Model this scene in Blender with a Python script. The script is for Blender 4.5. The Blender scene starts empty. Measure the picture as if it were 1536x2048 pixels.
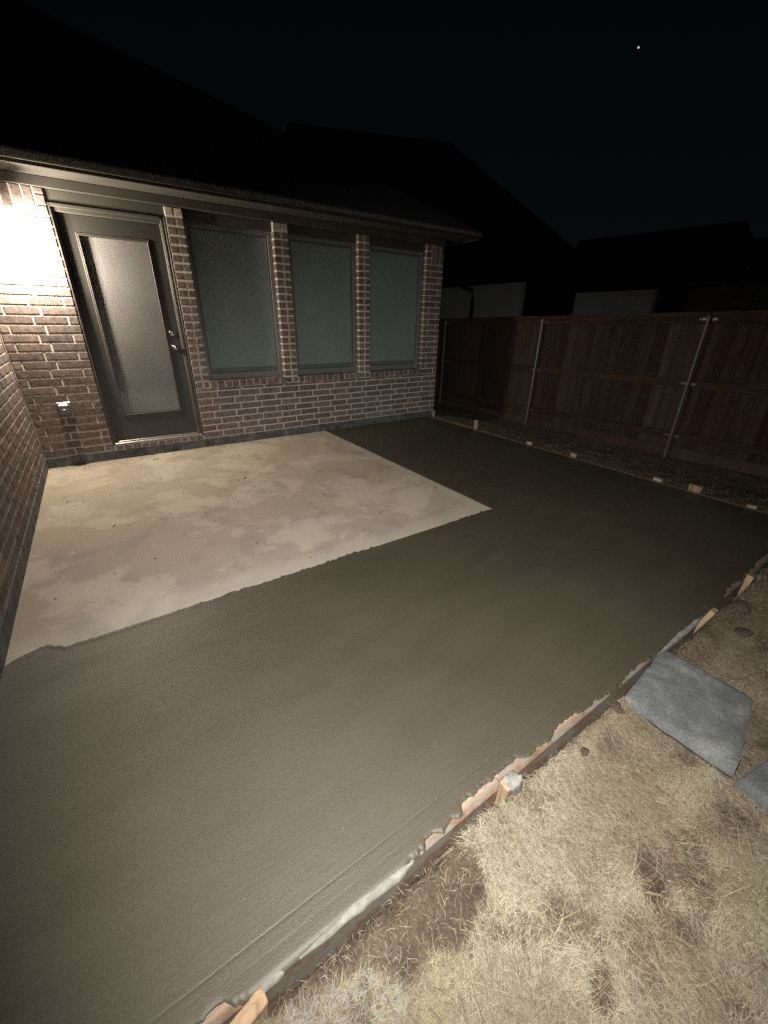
import bpy, bmesh, math, random
import numpy as np
from mathutils import Matrix, Vector

random.seed(7)
rng = np.random.default_rng(7)
S = bpy.context.scene
COL = S.collection

# ------------------------------------------------------------------ camera
CAM_POS = (0.6385, -5.0729, 1.3876)
PITCH, YAW, ROLL, F_PX = 0.44119, 0.59997, 0.0164, 804.5


def cam_axes():
    cp, sp, cy, sy = math.cos(PITCH), math.sin(PITCH), math.cos(YAW), math.sin(YAW)
    f = Vector((sy * cp, cy * cp, -sp))
    r0 = Vector((cy, -sy, 0))
    u0 = r0.cross(f)
    c, s = math.cos(ROLL), math.sin(ROLL)
    return c * r0 + s * u0, -s * r0 + c * u0, f


R_, U_, F_ = cam_axes()
cd = bpy.data.cameras.new('camera')
cd.sensor_fit = 'VERTICAL'
cd.sensor_height = 24.0
cd.lens = F_PX / 2048 * 24.0
cd.clip_start = 0.01
cd.clip_end = 2000
cam = bpy.data.objects.new('camera', cd)
COL.objects.link(cam)
cam.matrix_world = Matrix((
    (R_.x, U_.x, -F_.x, CAM_POS[0]),
    (R_.y, U_.y, -F_.y, CAM_POS[1]),
    (R_.z, U_.z, -F_.z, CAM_POS[2]),
    (0, 0, 0, 1)))
S.camera = cam

# ------------------------------------------------------------------ sky and light
SUN_EL, SUN_ROT = math.radians(12), math.radians(215)
w = bpy.data.worlds.new('World')
S.world = w
w.use_nodes = True
nt = w.node_tree
nt.nodes.clear()
sky = nt.nodes.new('ShaderNodeTexSky')
sky.sky_type = 'NISHITA'
sky.sun_disc = False
sky.sun_elevation = SUN_EL
sky.sun_rotation = SUN_ROT
bg = nt.nodes.new('ShaderNodeBackground')
bg.inputs['Strength'].default_value = 0.0006
wo = nt.nodes.new('ShaderNodeOutputWorld')
nt.links.new(sky.outputs[0], bg.inputs[0])
nt.links.new(bg.outputs[0], wo.inputs[0])

# the phone's own flash, a finger's width from the lens
FL_POWER = 540.0
fl = bpy.data.lights.new('phone_flash', 'SPOT')
fl.energy = FL_POWER
fl.color = (1.0, 0.955, 0.88)
fl.spot_size = math.radians(115)
fl.spot_blend = 1.0
fl.shadow_soft_size = 0.012
flo = bpy.data.objects.new('phone_flash', fl)
COL.objects.link(flo)
flo.location = Vector(CAM_POS) + R_ * 0.02 + U_ * 0.015 - F_ * 0.005
fdir = (F_ + R_ * 0.08 + U_ * -0.25).normalized()
flo.rotation_euler = fdir.to_track_quat('-Z', 'Y').to_euler()

LAMP = Vector((0.33, -0.15, 1.92))
LAMP_POWER = 245.0
ll = bpy.data.lights.new('wall_lamp_bulb', 'POINT')
ll.energy = LAMP_POWER
ll.color = (1.0, 0.87, 0.69)
ll.shadow_soft_size = 0.05
llo = bpy.data.objects.new('wall_lamp_bulb', ll)
COL.objects.link(llo)
llo.location = LAMP

S.view_settings.view_transform = 'Standard'
S.view_settings.look = 'None'
S.view_settings.exposure = 0
S.view_settings.gamma = 1
S.view_settings.use_curve_mapping = False
S.cycles.use_denoising = False
S.cycles.max_bounces = 6
S.cycles.sample_clamp_indirect = 0.5
S.cycles.sample_clamp_direct = 14


# ------------------------------------------------------------------ helpers
def vnoise(x, y, scale=1.0, seed=0, octaves=3):
    x = np.asarray(x, float) * scale
    y = np.asarray(y, float) * scale
    out = np.zeros(np.broadcast(x, y).shape)
    amp, tot = 1.0, 0.0
    for o in range(octaves):
        xi, yi = np.floor(x).astype(np.int64), np.floor(y).astype(np.int64)
        fx, fy = x - xi, y - yi
        fx, fy = fx * fx * (3 - 2 * fx), fy * fy * (3 - 2 * fy)

        def hsh(a, b):
            n = (a * 374761393 + b * 668265263 + (seed + o * 17) * 974711) & 0x7fffffff
            n = ((n ^ (n >> 13)) * 1274126177) & 0x7fffffff
            return ((n ^ (n >> 16)) & 0xffff) / 65535.0
        v = (hsh(xi, yi) * (1 - fx) + hsh(xi + 1, yi) * fx) * (1 - fy) + \
            (hsh(xi, yi + 1) * (1 - fx) + hsh(xi + 1, yi + 1) * fx) * fy
        out += amp * v
        tot += amp
        amp *= 0.5
        x, y = x * 2.03 + 5.1, y * 2.03 + 1.7
    return out / tot


def sstep(t):
    t = np.clip(t, 0, 1)
    return t * t * (3 - 2 * t)


def project(p):
    d = Vector(p) - Vector(CAM_POS)
    wz = d.dot(F_)
    if wz < 0.05:
        return None
    return 768 + F_PX * d.dot(R_) / wz, 1024 - F_PX * d.dot(U_) / wz


class Mat:
    def __init__(s, name):
        s.m = bpy.data.materials.new(name)
        s.m.use_nodes = True
        s.t = s.m.node_tree
        s.b = s.t.nodes['Principled BSDF']
        s._c = {}

    def n(s, kind, **kw):
        nd = s.t.nodes.new('ShaderNode' + kind)
        for k, v in kw.items():
            if k.startswith('i_'):
                nd.inputs[k[2:].replace('_', ' ')].default_value = v
            else:
                setattr(nd, k, v)
        return nd

    def l(s, a, b):
        s.t.links.new(a, b)

    def coord(s, kind='Object', scale=(1, 1, 1), rot=(0, 0, 0)):
        key = (kind, tuple(scale), tuple(rot))
        if key not in s._c:
            tc = s.n('TexCoord')
            mp = s.n('Mapping')
            mp.inputs['Scale'].default_value = scale
            mp.inputs['Rotation'].default_value = rot
            s.l(tc.outputs[kind], mp.inputs['Vector'])
            s._c[key] = mp.outputs[0]
        return s._c[key]

    def noise(s, scale, detail=4, rough=0.55, vec=None, dist=0.0):
        nd = s.n('TexNoise')
        nd.inputs['Scale'].default_value = scale
        nd.inputs['Detail'].default_value = detail
        nd.inputs['Roughness'].default_value = rough
        nd.inputs['Distortion'].default_value = dist
        s.l(vec if vec is not None else s.coord(), nd.inputs['Vector'])
        return nd.outputs['Fac']

    def ramp(s, fac, stops, mode='LINEAR'):
        nd = s.n('ValToRGB')
        cr = nd.color_ramp
        cr.interpolation = mode
        while len(cr.elements) < len(stops):
            cr.elements.new(0.5)
        for e, (p, c) in zip(cr.elements, stops):
            e.position = p
            e.color = (c, c, c, 1) if isinstance(c, (int, float)) else (*c, 1)
        s.l(fac, nd.inputs['Fac'])
        return nd.outputs['Color']

    def mix(s, fac, a, b, mode='MIX'):
        nd = s.n('MixRGB', blend_type=mode)
        for k, v in (('Fac', fac), ('Color1', a), ('Color2', b)):
            if isinstance(v, (int, float)):
                nd.inputs[k].default_value = v if k == 'Fac' else (v, v, v, 1)
            elif isinstance(v, tuple):
                nd.inputs[k].default_value = (*v, 1)
            else:
                s.l(v, nd.inputs[k])
        return nd.outputs[0]

    def math(s, op, a, b=0.0):
        nd = s.n('Math', operation=op)
        for i, v in enumerate((a, b)):
            if isinstance(v, (int, float)):
                nd.inputs[i].default_value = v
            else:
                s.l(v, nd.inputs[i])
        return nd.outputs[0]

    def bump(s, h, strength=0.3, dist=0.01, prev=None):
        nd = s.n('Bump')
        nd.inputs['Strength'].default_value = strength
        nd.inputs['Distance'].default_value = dist
        s.l(h, nd.inputs['Height'])
        if prev is not None:
            s.l(prev, nd.inputs['Normal'])
        s.l(nd.outputs[0], s.b.inputs['Normal'])
        return nd.outputs[0]

    def set(s, **kw):
        for k, v in kw.items():
            inp = s.b.inputs[{'col': 'Base Color', 'rough': 'Roughness', 'metal': 'Metallic',
                              'spec': 'Specular IOR Level', 'coat': 'Coat Weight',
                              'crough': 'Coat Roughness'}[k]]
            if isinstance(v, (int, float)):
                inp.default_value = v
            elif isinstance(v, tuple):
                inp.default_value = (*v, 1)
            else:
                s.l(v, inp)
        return s


def mk(name, verts, faces, mat, parent=None, loc=None, smooth=False, kind=None):
    me = bpy.data.meshes.new(name)
    me.from_pydata([tuple(v) for v in verts], [], faces)
    me.update()
    if smooth:
        me.polygons.foreach_set('use_smooth', [True] * len(me.polygons))
    me.materials.append(mat.m if isinstance(mat, Mat) else mat)
    return link(name, me, parent, loc, kind)


def link(name, me, parent=None, loc=None, kind=None):
    o = bpy.data.objects.new(name, me)
    COL.objects.link(o)
    if parent is not None:
        o.parent = parent
    if loc is not None:
        o.location = loc
    elif parent is not None:
        o.location = -wloc(parent)
    if kind:
        o['kind'] = kind
    return o


def wloc(o):
    v = Vector((0, 0, 0))
    while o is not None:
        v += o.location
        o = o.parent
    return v


def tag(o, label, cat, group=None):
    o['label'] = label
    o['category'] = cat
    if group:
        o['group'] = group
    return o


def thing(name, loc, label, cat, group=None):
    o = bpy.data.objects.new(name, None)
    o.empty_display_size = 0.2
    COL.objects.link(o)
    o.location = loc
    return tag(o, label, cat, group)


class MB:
    """collects boxes, tubes and prisms in world coordinates"""

    def __init__(s):
        s.v, s.f = [], []

    def box(s, x0, x1, y0, y1, z0, z1, bev=0.0, top_jit=0.0):
        bm = bmesh.new()
        vs = [bm.verts.new((x, y, z)) for z in (z0, z1) for y in (y0, y1) for x in (x0, x1)]
        for q in ((0, 2, 3, 1), (4, 5, 7, 6), (0, 1, 5, 4), (2, 6, 7, 3), (0, 4, 6, 2), (1, 3, 7, 5)):
            bm.faces.new([vs[i] for i in q])
        if bev:
            bmesh.ops.bevel(bm, geom=list(bm.edges), offset=bev, segments=1, affect='EDGES', profile=0.5)
        s.add(bm)
        return s

    def add(s, bm, mat=None):
        n = len(s.v)
        bm.verts.index_update()
        for v in bm.verts:
            co = mat @ v.co if mat else v.co
            s.v.append(tuple(co))
        for f in bm.faces:
            s.f.append([v.index + n for v in f.verts])
        bm.free()

    def tube(s, pts, r, seg=10, cap=True):
        pts = [Vector(p) for p in pts]
        n0 = len(s.v)
        up = Vector((0, 0, 1))
        rings = []
        rr = r if isinstance(r, (list, tuple)) else [r] * len(pts)
        for i, p in enumerate(pts):
            d = (pts[min(i + 1, len(pts) - 1)] - pts[max(i - 1, 0)]).normalized()
            a = d.cross(up)
            if a.length < 0.05:
                a = d.cross(Vector((0, 1, 0)))
            a.normalize()
            b = d.cross(a).normalized()
            ring = []
            for k in range(seg):
                t = 2 * math.pi * k / seg
                ring.append(len(s.v))
                s.v.append(tuple(p + (a * math.cos(t) + b * math.sin(t)) * rr[i]))
            rings.append(ring)
        for i in range(len(rings) - 1):
            for k in range(seg):
                s.f.append([rings[i][k], rings[i][(k + 1) % seg], rings[i + 1][(k + 1) % seg], rings[i + 1][k]])
        if cap:
            s.f.append(rings[0][::-1])
            s.f.append(rings[-1])
        return s

    def prism(s, poly, z0, z1):
        n = len(s.v)
        k = len(poly)
        for z in (z0, z1):
            for p in poly:
                s.v.append((p[0], p[1], z))
        s.f.append(list(range(n, n + k))[::-1])
        s.f.append(list(range(n + k, n + 2 * k)))
        for i in range(k):
            j = (i + 1) % k
            s.f.append([n + i, n + j, n + k + j, n + k + i])
        return s

    def build(s, name, mat, parent=None, smooth=False, kind=None):
        return mk(name, s.v, s.f, mat, parent, None, smooth, kind)


# ------------------------------------------------------------------ materials
def brick_mat(name, island, pale=False):
    m = Mat(name)
    if island:
        rnd = m.n('NewGeometry').outputs['Random Per Island']
    else:
        rnd = m.n('ObjectInfo').outputs['Random']
    tc = m.coord('Object')
    # shift the pattern per brick
    comb = m.n('CombineXYZ')
    m.l(m.math('MULTIPLY', rnd, 37.0), comb.inputs[0])
    m.l(m.math('MULTIPLY', rnd, 91.0), comb.inputs[2])
    va = m.n('VectorMath', operation='ADD')
    m.l(tc, va.inputs[0])
    m.l(comb.outputs[0], va.inputs[1])
    vec = va.outputs[0]
    base = m.ramp(rnd, [(0.0, (0.078, 0.060, 0.055)), (0.3, (0.112, 0.086, 0.079)), (0.55, (0.090, 0.073, 0.070)),
                        (0.8, (0.140, 0.106, 0.095)), (1.0, (0.072, 0.060, 0.058))])
    blot = m.ramp(m.noise(22, 5, 0.6, vec), [(0.3, 0.8), (0.7, 2.05)])
    if pale:
        base = m.mix(0.7, base, (0.36, 0.33, 0.30))
    c1 = m.mix(1.0, base, blot, 'MULTIPLY')
    smear = m.ramp(m.noise(30, 6, 0.7, vec, 0.6), [(0.52, 0.0), (0.74, 0.6)])
    c2 = m.mix(smear, c1, (0.33, 0.30, 0.27))
    m.set(col=c2, rough=0.9, spec=0.2)
    b = m.bump(m.noise(70, 6, 0.65, vec), 0.5, 0.004)
    m.bump(m.noise(12, 3, 0.5, vec), 0.35, 0.006, b)
    return m


BRICK = brick_mat('brick', False)
BRICKI = brick_mat('brick_joined', True)
BRICKP = brick_mat('brick_mortar_smeared', False, True)

MORTAR = Mat('mortar')
MORTAR.set(col=MORTAR.ramp(MORTAR.noise(9, 5), [(0.3, (0.45, 0.41, 0.36)), (0.7, (0.62, 0.57, 0.51))]), rough=0.95, spec=0.1)
MORTAR.bump(MORTAR.noise(160, 4), 0.5, 0.004)

FOUND = Mat('foundation_concrete')
_s = FOUND.ramp(FOUND.noise(9, 6, 0.65), [(0.32, (0.035, 0.037, 0.042)), (0.55, (0.10, 0.10, 0.10)), (0.8, (0.19, 0.185, 0.175))])
FOUND.set(col=_s, rough=0.9)
FOUND.bump(FOUND.noise(45, 6, 0.7), 0.6, 0.01)

TRIM = Mat('trim_paint')
TRIM.set(col=TRIM.ramp(TRIM.noise(4, 3), [(0.3, (0.060, 0.056, 0.049)), (0.7, (0.074, 0.069, 0.061))]), rough=0.5, spec=0.3)
TRIM.bump(TRIM.noise(60, 3, vec=TRIM.coord(scale=(0.12, 1, 1))), 0.15, 0.002)

DOORP = Mat('door_paint')
DOORP.set(col=DOORP.ramp(DOORP.noise(6, 4), [(0.3, (0.030, 0.029, 0.026)), (0.7, (0.040, 0.038, 0.034))]), rough=0.42, spec=0.4)
DOORP.bump(DOORP.noise(80, 3, vec=DOORP.coord(scale=(1, 1, 0.1))), 0.1, 0.002)

WFRAME = Mat('window_vinyl')
WFRAME.set(col=WFRAME.ramp(WFRAME.noise(5, 3), [(0.3, (0.155, 0.158, 0.148)), (0.7, (0.185, 0.187, 0.175))]), rough=0.5)

SFRAME = Mat('screen_frame_paint')
SFRAME.set(col=SFRAME.ramp(SFRAME.noise(9, 3), [(0.3, (0.085, 0.105, 0.098)), (0.7, (0.105, 0.125, 0.118))]), rough=0.6)
SCREEN = Mat('screen_mesh')
_wv = SCREEN.n('TexWave', wave_type='BANDS', bands_direction='Z')
_wv.inputs['Scale'].default_value = 55
_wv.inputs['Distortion'].default_value = 0.6
SCREEN.l(SCREEN.coord(), _wv.inputs['Vector'])
_c = SCREEN.ramp(SCREEN.noise(2.2, 4), [(0.3, (0.185, 0.228, 0.208)), (0.7, (0.215, 0.262, 0.240))])
_g = SCREEN.ramp(SCREEN.noise(260, 2), [(0.3, 0.7), (0.7, 1.25)])
SCREEN.set(col=SCREEN.mix(1.0, _c, _g, 'MULTIPLY'), rough=0.75, spec=0.25)
SCREEN.bump(_wv.outputs['Fac'], 0.12, 0.002)

DARK = Mat('dark_gasket')
DARK.set(col=(0.012, 0.013, 0.014), rough=0.6)

SHADE = Mat('door_blind')
SHADE.set(col=SHADE.ramp(SHADE.noise(3, 3), [(0.3, (0.20, 0.195, 0.192)), (0.7, (0.235, 0.23, 0.226))]), rough=0.8)

GLASS = Mat('glass')
_mx = GLASS.n('MixShader')
_tr = GLASS.n('BsdfTransparent')
_gl = GLASS.n('BsdfGlossy')
_gl.inputs['Roughness'].default_value = 0.06
_fr = GLASS.n('LayerWeight')
_fr.inputs['Blend'].default_value = 0.5
GLASS.l(GLASS.math('ADD', GLASS.math('MULTIPLY', GLASS.math('POWER', _fr.outputs['Facing'], 4.0), 0.5), 0.04), _mx.inputs[0])
GLASS.l(_tr.outputs[0], _mx.inputs[1])
GLASS.l(_gl.outputs[0], _mx.inputs[2])
GLASS.l(_mx.outputs[0], GLASS.t.nodes['Material Output'].inputs['Surface'])

CHROME = Mat('satin_nickel')
CHROME.set(col=(0.75, 0.73, 0.70), metal=1.0, rough=0.16)
CHROME.bump(CHROME.noise(200, 2), 0.05, 0.001)
ALU = Mat('aluminium')
ALU.set(col=(0.55, 0.53, 0.48), metal=1.0, rough=0.35)
ALU.bump(ALU.noise(60, 2), 0.1, 0.001)
BRONZE = Mat('bronze_metal')
BRONZE.set(col=(0.05, 0.045, 0.04), metal=0.6, rough=0.5)

GALV = Mat('galvanised_steel')
GALV.set(col=GALV.ramp(GALV.noise(25, 5), [(0.3, (0.09, 0.086, 0.080)), (0.7, (0.15, 0.143, 0.135))]), metal=0.35, rough=0.42)
GALV.bump(GALV.noise(40, 3), 0.08, 0.002)

BULB = Mat('bulb_glow')
BULB.b.inputs['Emission Color'].default_value = (1.0, 0.86, 0.6, 1)
BULB.b.inputs['Emission Strength'].default_value = 8

FROST = Mat('lit_frosted_glass')
_em = FROST.n('Emission')
_em.inputs['Color'].default_value = (1.0, 0.93, 0.78, 1)
_em.inputs['Strength'].default_value = 5.0
_ad = FROST.n('AddShader')
_tp = FROST.n('BsdfTransparent')
FROST.l(_em.outputs[0], _ad.inputs[0])
FROST.l(_tp.outputs[0], _ad.inputs[1])
FROST.l(_ad.outputs[0], FROST.t.nodes['Material Output'].inputs['Surface'])
MILK = Mat('glowing_milk_glass')
MILK.set(col=(0.8, 0.78, 0.72), rough=0.3)
MILK.b.inputs['Emission Color'].default_value = (1.0, 0.93, 0.78, 1)
MILK.b.inputs['Emission Strength'].default_value = 3.0
PLASTIC = Mat('grey_plastic')
PLASTIC.set(col=(0.17, 0.17, 0.175), rough=0.3, spec=0.5)
PLASTIC.bump(PLASTIC.noise(40, 2), 0.05, 0.001)

SHINGLE = Mat('roof_shingle')
_br = SHINGLE.n('TexBrick')
_br.inputs['Scale'].default_value = 1.0
_br.inputs['Brick Width'].default_value = 0.32
_br.inputs['Row Height'].default_value = 0.14
_br.inputs['Mortar Size'].default_value = 0.006
SHINGLE.l(SHINGLE.coord('UV'), _br.inputs['Vector'])
SHINGLE.set(col=SHINGLE.ramp(SHINGLE.noise(14, 5), [(0.3, (0.13, 0.128, 0.130)), (0.7, (0.21, 0.207, 0.208))]), rough=0.95, spec=0.1)
_b = SHINGLE.bump(_br.outputs['Fac'], 0.5, 0.01)
SHINGLE.bump(SHINGLE.noise(300, 2), 0.6, 0.004, _b)


def wood_mat(name, cols, island=True, axis='z', sc=1.0, rough=0.85):
    m = Mat(name)
    rnd = m.n('ObjectInfo').outputs['Random']
    base = m.ramp(rnd, [(i / (len(cols) - 1), c) for i, c in enumerate(cols)])
    scl = {'z': (14, 14, 0.9), 'x': (0.9, 14, 14), 'y': (14, 0.9, 14)}[axis]
    comb = m.n('CombineXYZ')
    for i in range(3):
        m.l(m.math('MULTIPLY', rnd, 53.0 + 17 * i), comb.inputs[i])
    va = m.n('VectorMath', operation='ADD')
    m.l(m.coord('Object', (scl[0] * sc, scl[1] * sc, scl[2] * sc)), va.inputs[0])
    m.l(comb.outputs[0], va.inputs[1])
    g = m.noise(1.5, 5, 0.6, va.outputs[0], 0.8)
    grain = m.ramp(g, [(0.3, 0.55), (0.5, 1.0), (0.7, 1.35)])
    m.set(col=m.mix(1.0, base, grain, 'MULTIPLY'), rough=rough, spec=0.2)
    m.bump(g, 0.35, 0.004)
    return m


PICKET = wood_mat('cedar_picket', [(0.036, 0.021, 0.017), (0.048, 0.034, 0.027), (0.030, 0.021, 0.018), (0.066, 0.049, 0.039),
                                   (0.042, 0.018, 0.016), (0.050, 0.041, 0.036)])
RAIL = wood_mat('cedar_rail', [(0.040, 0.023, 0.016), (0.054, 0.033, 0.022)], axis='y')
PINE_X = wood_mat('form_pine', [(0.25, 0.170, 0.120), (0.30, 0.205, 0.145)], axis='x', sc=1.4)
_sy = PINE_X.n('SeparateXYZ')
PINE_X.l(PINE_X.coord(), _sy.inputs[0])
_mr = PINE_X.n('MapRange')
_mr.inputs['From Min'].default_value = -4.585 + 0.006
_mr.inputs['From Max'].default_value = -4.585 - 0.010
PINE_X.l(PINE_X.math('ADD', _sy.outputs[1], PINE_X.math('MULTIPLY', PINE_X.noise(14, 4), 0.03)), _mr.inputs['Value'])
_old = PINE_X.b.inputs['Base Color'].links[0].from_socket
_dirt = PINE_X.ramp(PINE_X.noise(40, 5, 0.7), [(0.3, (0.065, 0.043, 0.030)), (0.7, (0.16, 0.108, 0.076))])
_f = PINE_X.math('MULTIPLY', _mr.outputs[0], 0.9)
_c1 = PINE_X.mix(_f, _old, _dirt)
_cs = PINE_X.ramp(PINE_X.noise(11, 6, 0.68, vec=PINE_X.coord(scale=(0.7, 1.6, 1.0))), [(0.46, 0.0), (0.55, 0.85)])
PINE_X.set(col=PINE_X.mix(_cs, _c1, (0.150, 0.143, 0.125)))
PINE_Y = wood_mat('form_pine_side', [(0.15, 0.105, 0.068), (0.20, 0.14, 0.09)], axis='y', sc=1.4)
STAKE = wood_mat('stake_pine', [(0.23, 0.160, 0.102), (0.29, 0.20, 0.128), (0.25, 0.175, 0.11)], axis='z', sc=1.5)
STAKEW = wood_mat('stake_pine_pale', [(0.23, 0.195, 0.155), (0.29, 0.24, 0.19)], axis='z', sc=1.5)

SPLASH = Mat('dried_cement')
SPLASH.set(col=SPLASH.ramp(SPLASH.noise(30, 5), [(0.3, (0.11, 0.108, 0.098)), (0.55, (0.18, 0.176, 0.16)), (0.75, (0.28, 0.275, 0.25))]), rough=0.95)
SPLASH.bump(SPLASH.noise(70, 5), 0.6, 0.006)

STONE = Mat('grey_stone')
_a = STONE.ramp(STONE.noise(7, 6, 0.62), [(0.3, (0.075, 0.080, 0.083)), (0.52, (0.112, 0.118, 0.120)), (0.72, (0.20, 0.206, 0.206))])
_sp = STONE.ramp(STONE.noise(140, 3, 0.6), [(0.35, 0.75), (0.65, 1.2)])
STONE.set(col=STONE.mix(1.0, _a, _sp, 'MULTIPLY'), rough=0.95, spec=0.15)
_b = STONE.bump(STONE.noise(90, 5, 0.7), 0.7, 0.006)
STONE.bump(STONE.noise(12, 4, 0.6), 0.5, 0.012, _b)

# old dry patio: damp/dry blotches with fairly crisp outlines, a cleaner rim along its free edges
OLD = Mat('old_concrete')
geo = OLD.n('NewGeometry')
sep = OLD.n('SeparateXYZ')
OLD.l(geo.outputs['Position'], sep.inputs[0])
px_, py_ = sep.outputs[0], sep.outputs[1]
n1 = OLD.noise(1.5, 7, 0.62, dist=0.35)
n2 = OLD.noise(3.6, 8, 0.68, vec=OLD.coord(scale=(1, 0.75, 1), rot=(0, 0, 0.5)), dist=0.5)
n3 = OLD.noise(0.55, 3, 0.5)
base = OLD.ramp(n3, [(0.35, (0.300, 0.262, 0.220)), (0.65, (0.355, 0.300, 0.232))])
lightp = OLD.ramp(n1, [(0.50, 0.0), (0.54, 0.7), (0.62, 1.0)])
c = OLD.mix(OLD.math('MULTIPLY', lightp, 0.62), base, (0.48, 0.425, 0.355))
darkp = OLD.ramp(n2, [(0.35, 1.0), (0.50, 0.0)])
c = OLD.mix(OLD.math('MULTIPLY', darkp, 0.6), c, (0.225, 0.202, 0.178))
rim = OLD.math('MAXIMUM', OLD.ramp(OLD.math('ADD', px_, OLD.math('MULTIPLY', n2, 0.08)), [(0.0, 0.0), (1.0, 0.0)]), 0.0)
rx = OLD.n('MapRange')
rx.inputs['From Min'].default_value = 2.99
rx.inputs['From Max'].default_value = 3.06
OLD.l(OLD.math('ADD', px_, OLD.math('MULTIPLY', n2, 0.08)), rx.inputs['Value'])
ry = OLD.n('MapRange')
ry.inputs['From Min'].default_value = -2.93
ry.inputs['From Max'].default_value = -3.02
OLD.l(OLD.math('SUBTRACT', py_, OLD.math('MULTIPLY', n2, 0.10)), ry.inputs['Value'])
rim = OLD.math('MAXIMUM', rx.outputs[0], ry.outputs[0])
c = OLD.mix(OLD.math('MULTIPLY', rim, 0.35), c, (0.43, 0.40, 0.345))
sp1 = OLD.ramp(OLD.noise(140, 4, 0.7), [(0.3, 0.80), (0.7, 1.16)])
c = OLD.mix(1.0, c, sp1, 'MULTIPLY')
pit = OLD.ramp(OLD.noise(55, 3, 0.5), [(0.70, 0.0), (0.74, 1.0)])
c = OLD.mix(OLD.math('MULTIPLY', pit, 0.7), c, (0.08, 0.07, 0.06))
OLD.set(col=c, rough=0.85, spec=0.25)
b_ = OLD.bump(OLD.noise(150, 5, 0.7), 0.35, 0.003)
OLD.bump(OLD.noise(5, 4, 0.5, vec=OLD.coord(scale=(1, 4, 1))), 0.12, 0.01, b_)

# freshly floated wet concrete
WET = Mat('wet_concrete')
wn1 = WET.noise(0.9, 4, 0.55)
wn2 = WET.noise(5, 6, 0.6, vec=WET.coord(scale=(0.5, 3.0, 1)))
c = WET.ramp(wn1, [(0.3, (0.042, 0.0365, 0.0250)), (0.7, (0.054, 0.0475, 0.0325))])
c = WET.mix(1.0, c, WET.ramp(wn2, [(0.3, 0.96), (0.7, 1.04)]), 'MULTIPLY')
_arc = WET.n('TexWave', wave_type='RINGS', rings_direction='Z')
_arc.inputs['Scale'].default_value = 1.1
_arc.inputs['Distortion'].default_value = 3.5
_arc.inputs['Detail'].default_value = 3
_arc.inputs['Detail Scale'].default_value = 0.8
WET.l(WET.coord(scale=(0.9, 1.3, 1), rot=(0, 0, 0.3)), _arc.inputs['Vector'])
_damp = WET.ramp(WET.noise(1.7, 5, 0.6, dist=0.4), [(0.35, 0.94), (0.5, 1.0), (0.68, 1.05)])
c = WET.mix(1.0, c, _damp, 'MULTIPLY')
c = WET.mix(1.0, c, WET.ramp(_arc.outputs['Fac'], [(0.2, 0.98), (0.8, 1.02)]), 'MULTIPLY')
fine = WET.noise(230, 3, 0.6)
c = WET.mix(1.0, c, WET.ramp(fine, [(0.3, 0.72), (0.7, 1.25)]), 'MULTIPLY')
grit = WET.ramp(WET.noise(150, 1, 0.4), [(0.80, 0.0), (0.84, 0.6)])
c = WET.mix(grit, c, (0.20, 0.185, 0.15))
WET.set(col=c, spec=0.4, coat=0.25, crough=0.5, rough=WET.ramp(WET.noise(3, 5, 0.6, vec=WET.coord(scale=(0.4, 2, 1))), [(0.3, 0.50), (0.7, 0.66)]))
streak = WET.noise(60, 5, 0.65, vec=WET.coord(scale=(0.22, 1.3, 1), rot=(0, 0, 0.08)))
b_ = WET.bump(streak, 0.22, 0.006)
WET.bump(fine, 0.40, 0.003, b_)

SOIL = Mat('soil')
sn = SOIL.noise(6, 6, 0.65)
c = SOIL.ramp(sn, [(0.3, (0.045, 0.033, 0.025)), (0.6, (0.085, 0.065, 0.047)), (0.8, (0.14, 0.115, 0.082))])
_th = SOIL.n('Attribute', attribute_name='thatch').outputs['Fac']
_tc = SOIL.ramp(SOIL.noise(90, 5, 0.7, vec=SOIL.coord(scale=(1, 0.4, 1), rot=(0, 0, 0.7))), [(0.3, (0.095, 0.077, 0.056)), (0.7, (0.25, 0.208, 0.152))])
c = SOIL.mix(SOIL.math('MULTIPLY', _th, 0.75), c, _tc)
c = SOIL.mix(1.0, c, SOIL.ramp(SOIL.noise(120, 4, 0.7), [(0.3, 0.6), (0.7, 1.4)]), 'MULTIPLY')
SOIL.set(col=c, rough=0.98, spec=0.1)
b_ = SOIL.bump(SOIL.noise(70, 6, 0.7), 0.8, 0.012)
SOIL.bump(SOIL.noise(14, 4, 0.6), 0.6, 0.03, b_)

BLADE = Mat('dry_grass')
at = BLADE.n('Attribute', attribute_name='tint')
BLADE.set(col=BLADE.ramp(at.outputs['Fac'], [(0.0, (0.085, 0.050, 0.030)), (0.18, (0.11, 0.085, 0.055)), (0.45, (0.17, 0.142, 0.095)),
                                             (0.70, (0.265, 0.23, 0.162)), (0.80, (0.23, 0.225, 0.20)), (0.88, (0.17, 0.175, 0.165)),
                                             (0.93, (0.17, 0.18, 0.085)), (1.0, (0.09, 0.12, 0.05))]), rough=0.7, spec=0.25)

NWALL = Mat('neighbour_siding')
NWALL.set(col=NWALL.ramp(NWALL.noise(2, 4), [(0.3, (0.44, 0.45, 0.45)), (0.7, (0.52, 0.53, 0.53))]), rough=0.9)
NSHINGLE = Mat('dark_shingle')
NSHINGLE.set(col=NSHINGLE.ramp(NSHINGLE.noise(6, 4), [(0.3, (0.015, 0.015, 0.016)), (0.7, (0.025, 0.025, 0.026))]), rough=0.95, spec=0.1)
NSHINGLE.bump(NSHINGLE.noise(60, 3), 0.4, 0.01)
NDARK = Mat('neighbour_dark_wall')  # near-black colour stands for the shaded recess beside the pale wall
NDARK.set(col=NDARK.ramp(NDARK.noise(6, 4), [(0.3, (0.02, 0.02, 0.018)), (0.7, (0.03, 0.028, 0.026))]), rough=0.95)

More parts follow.
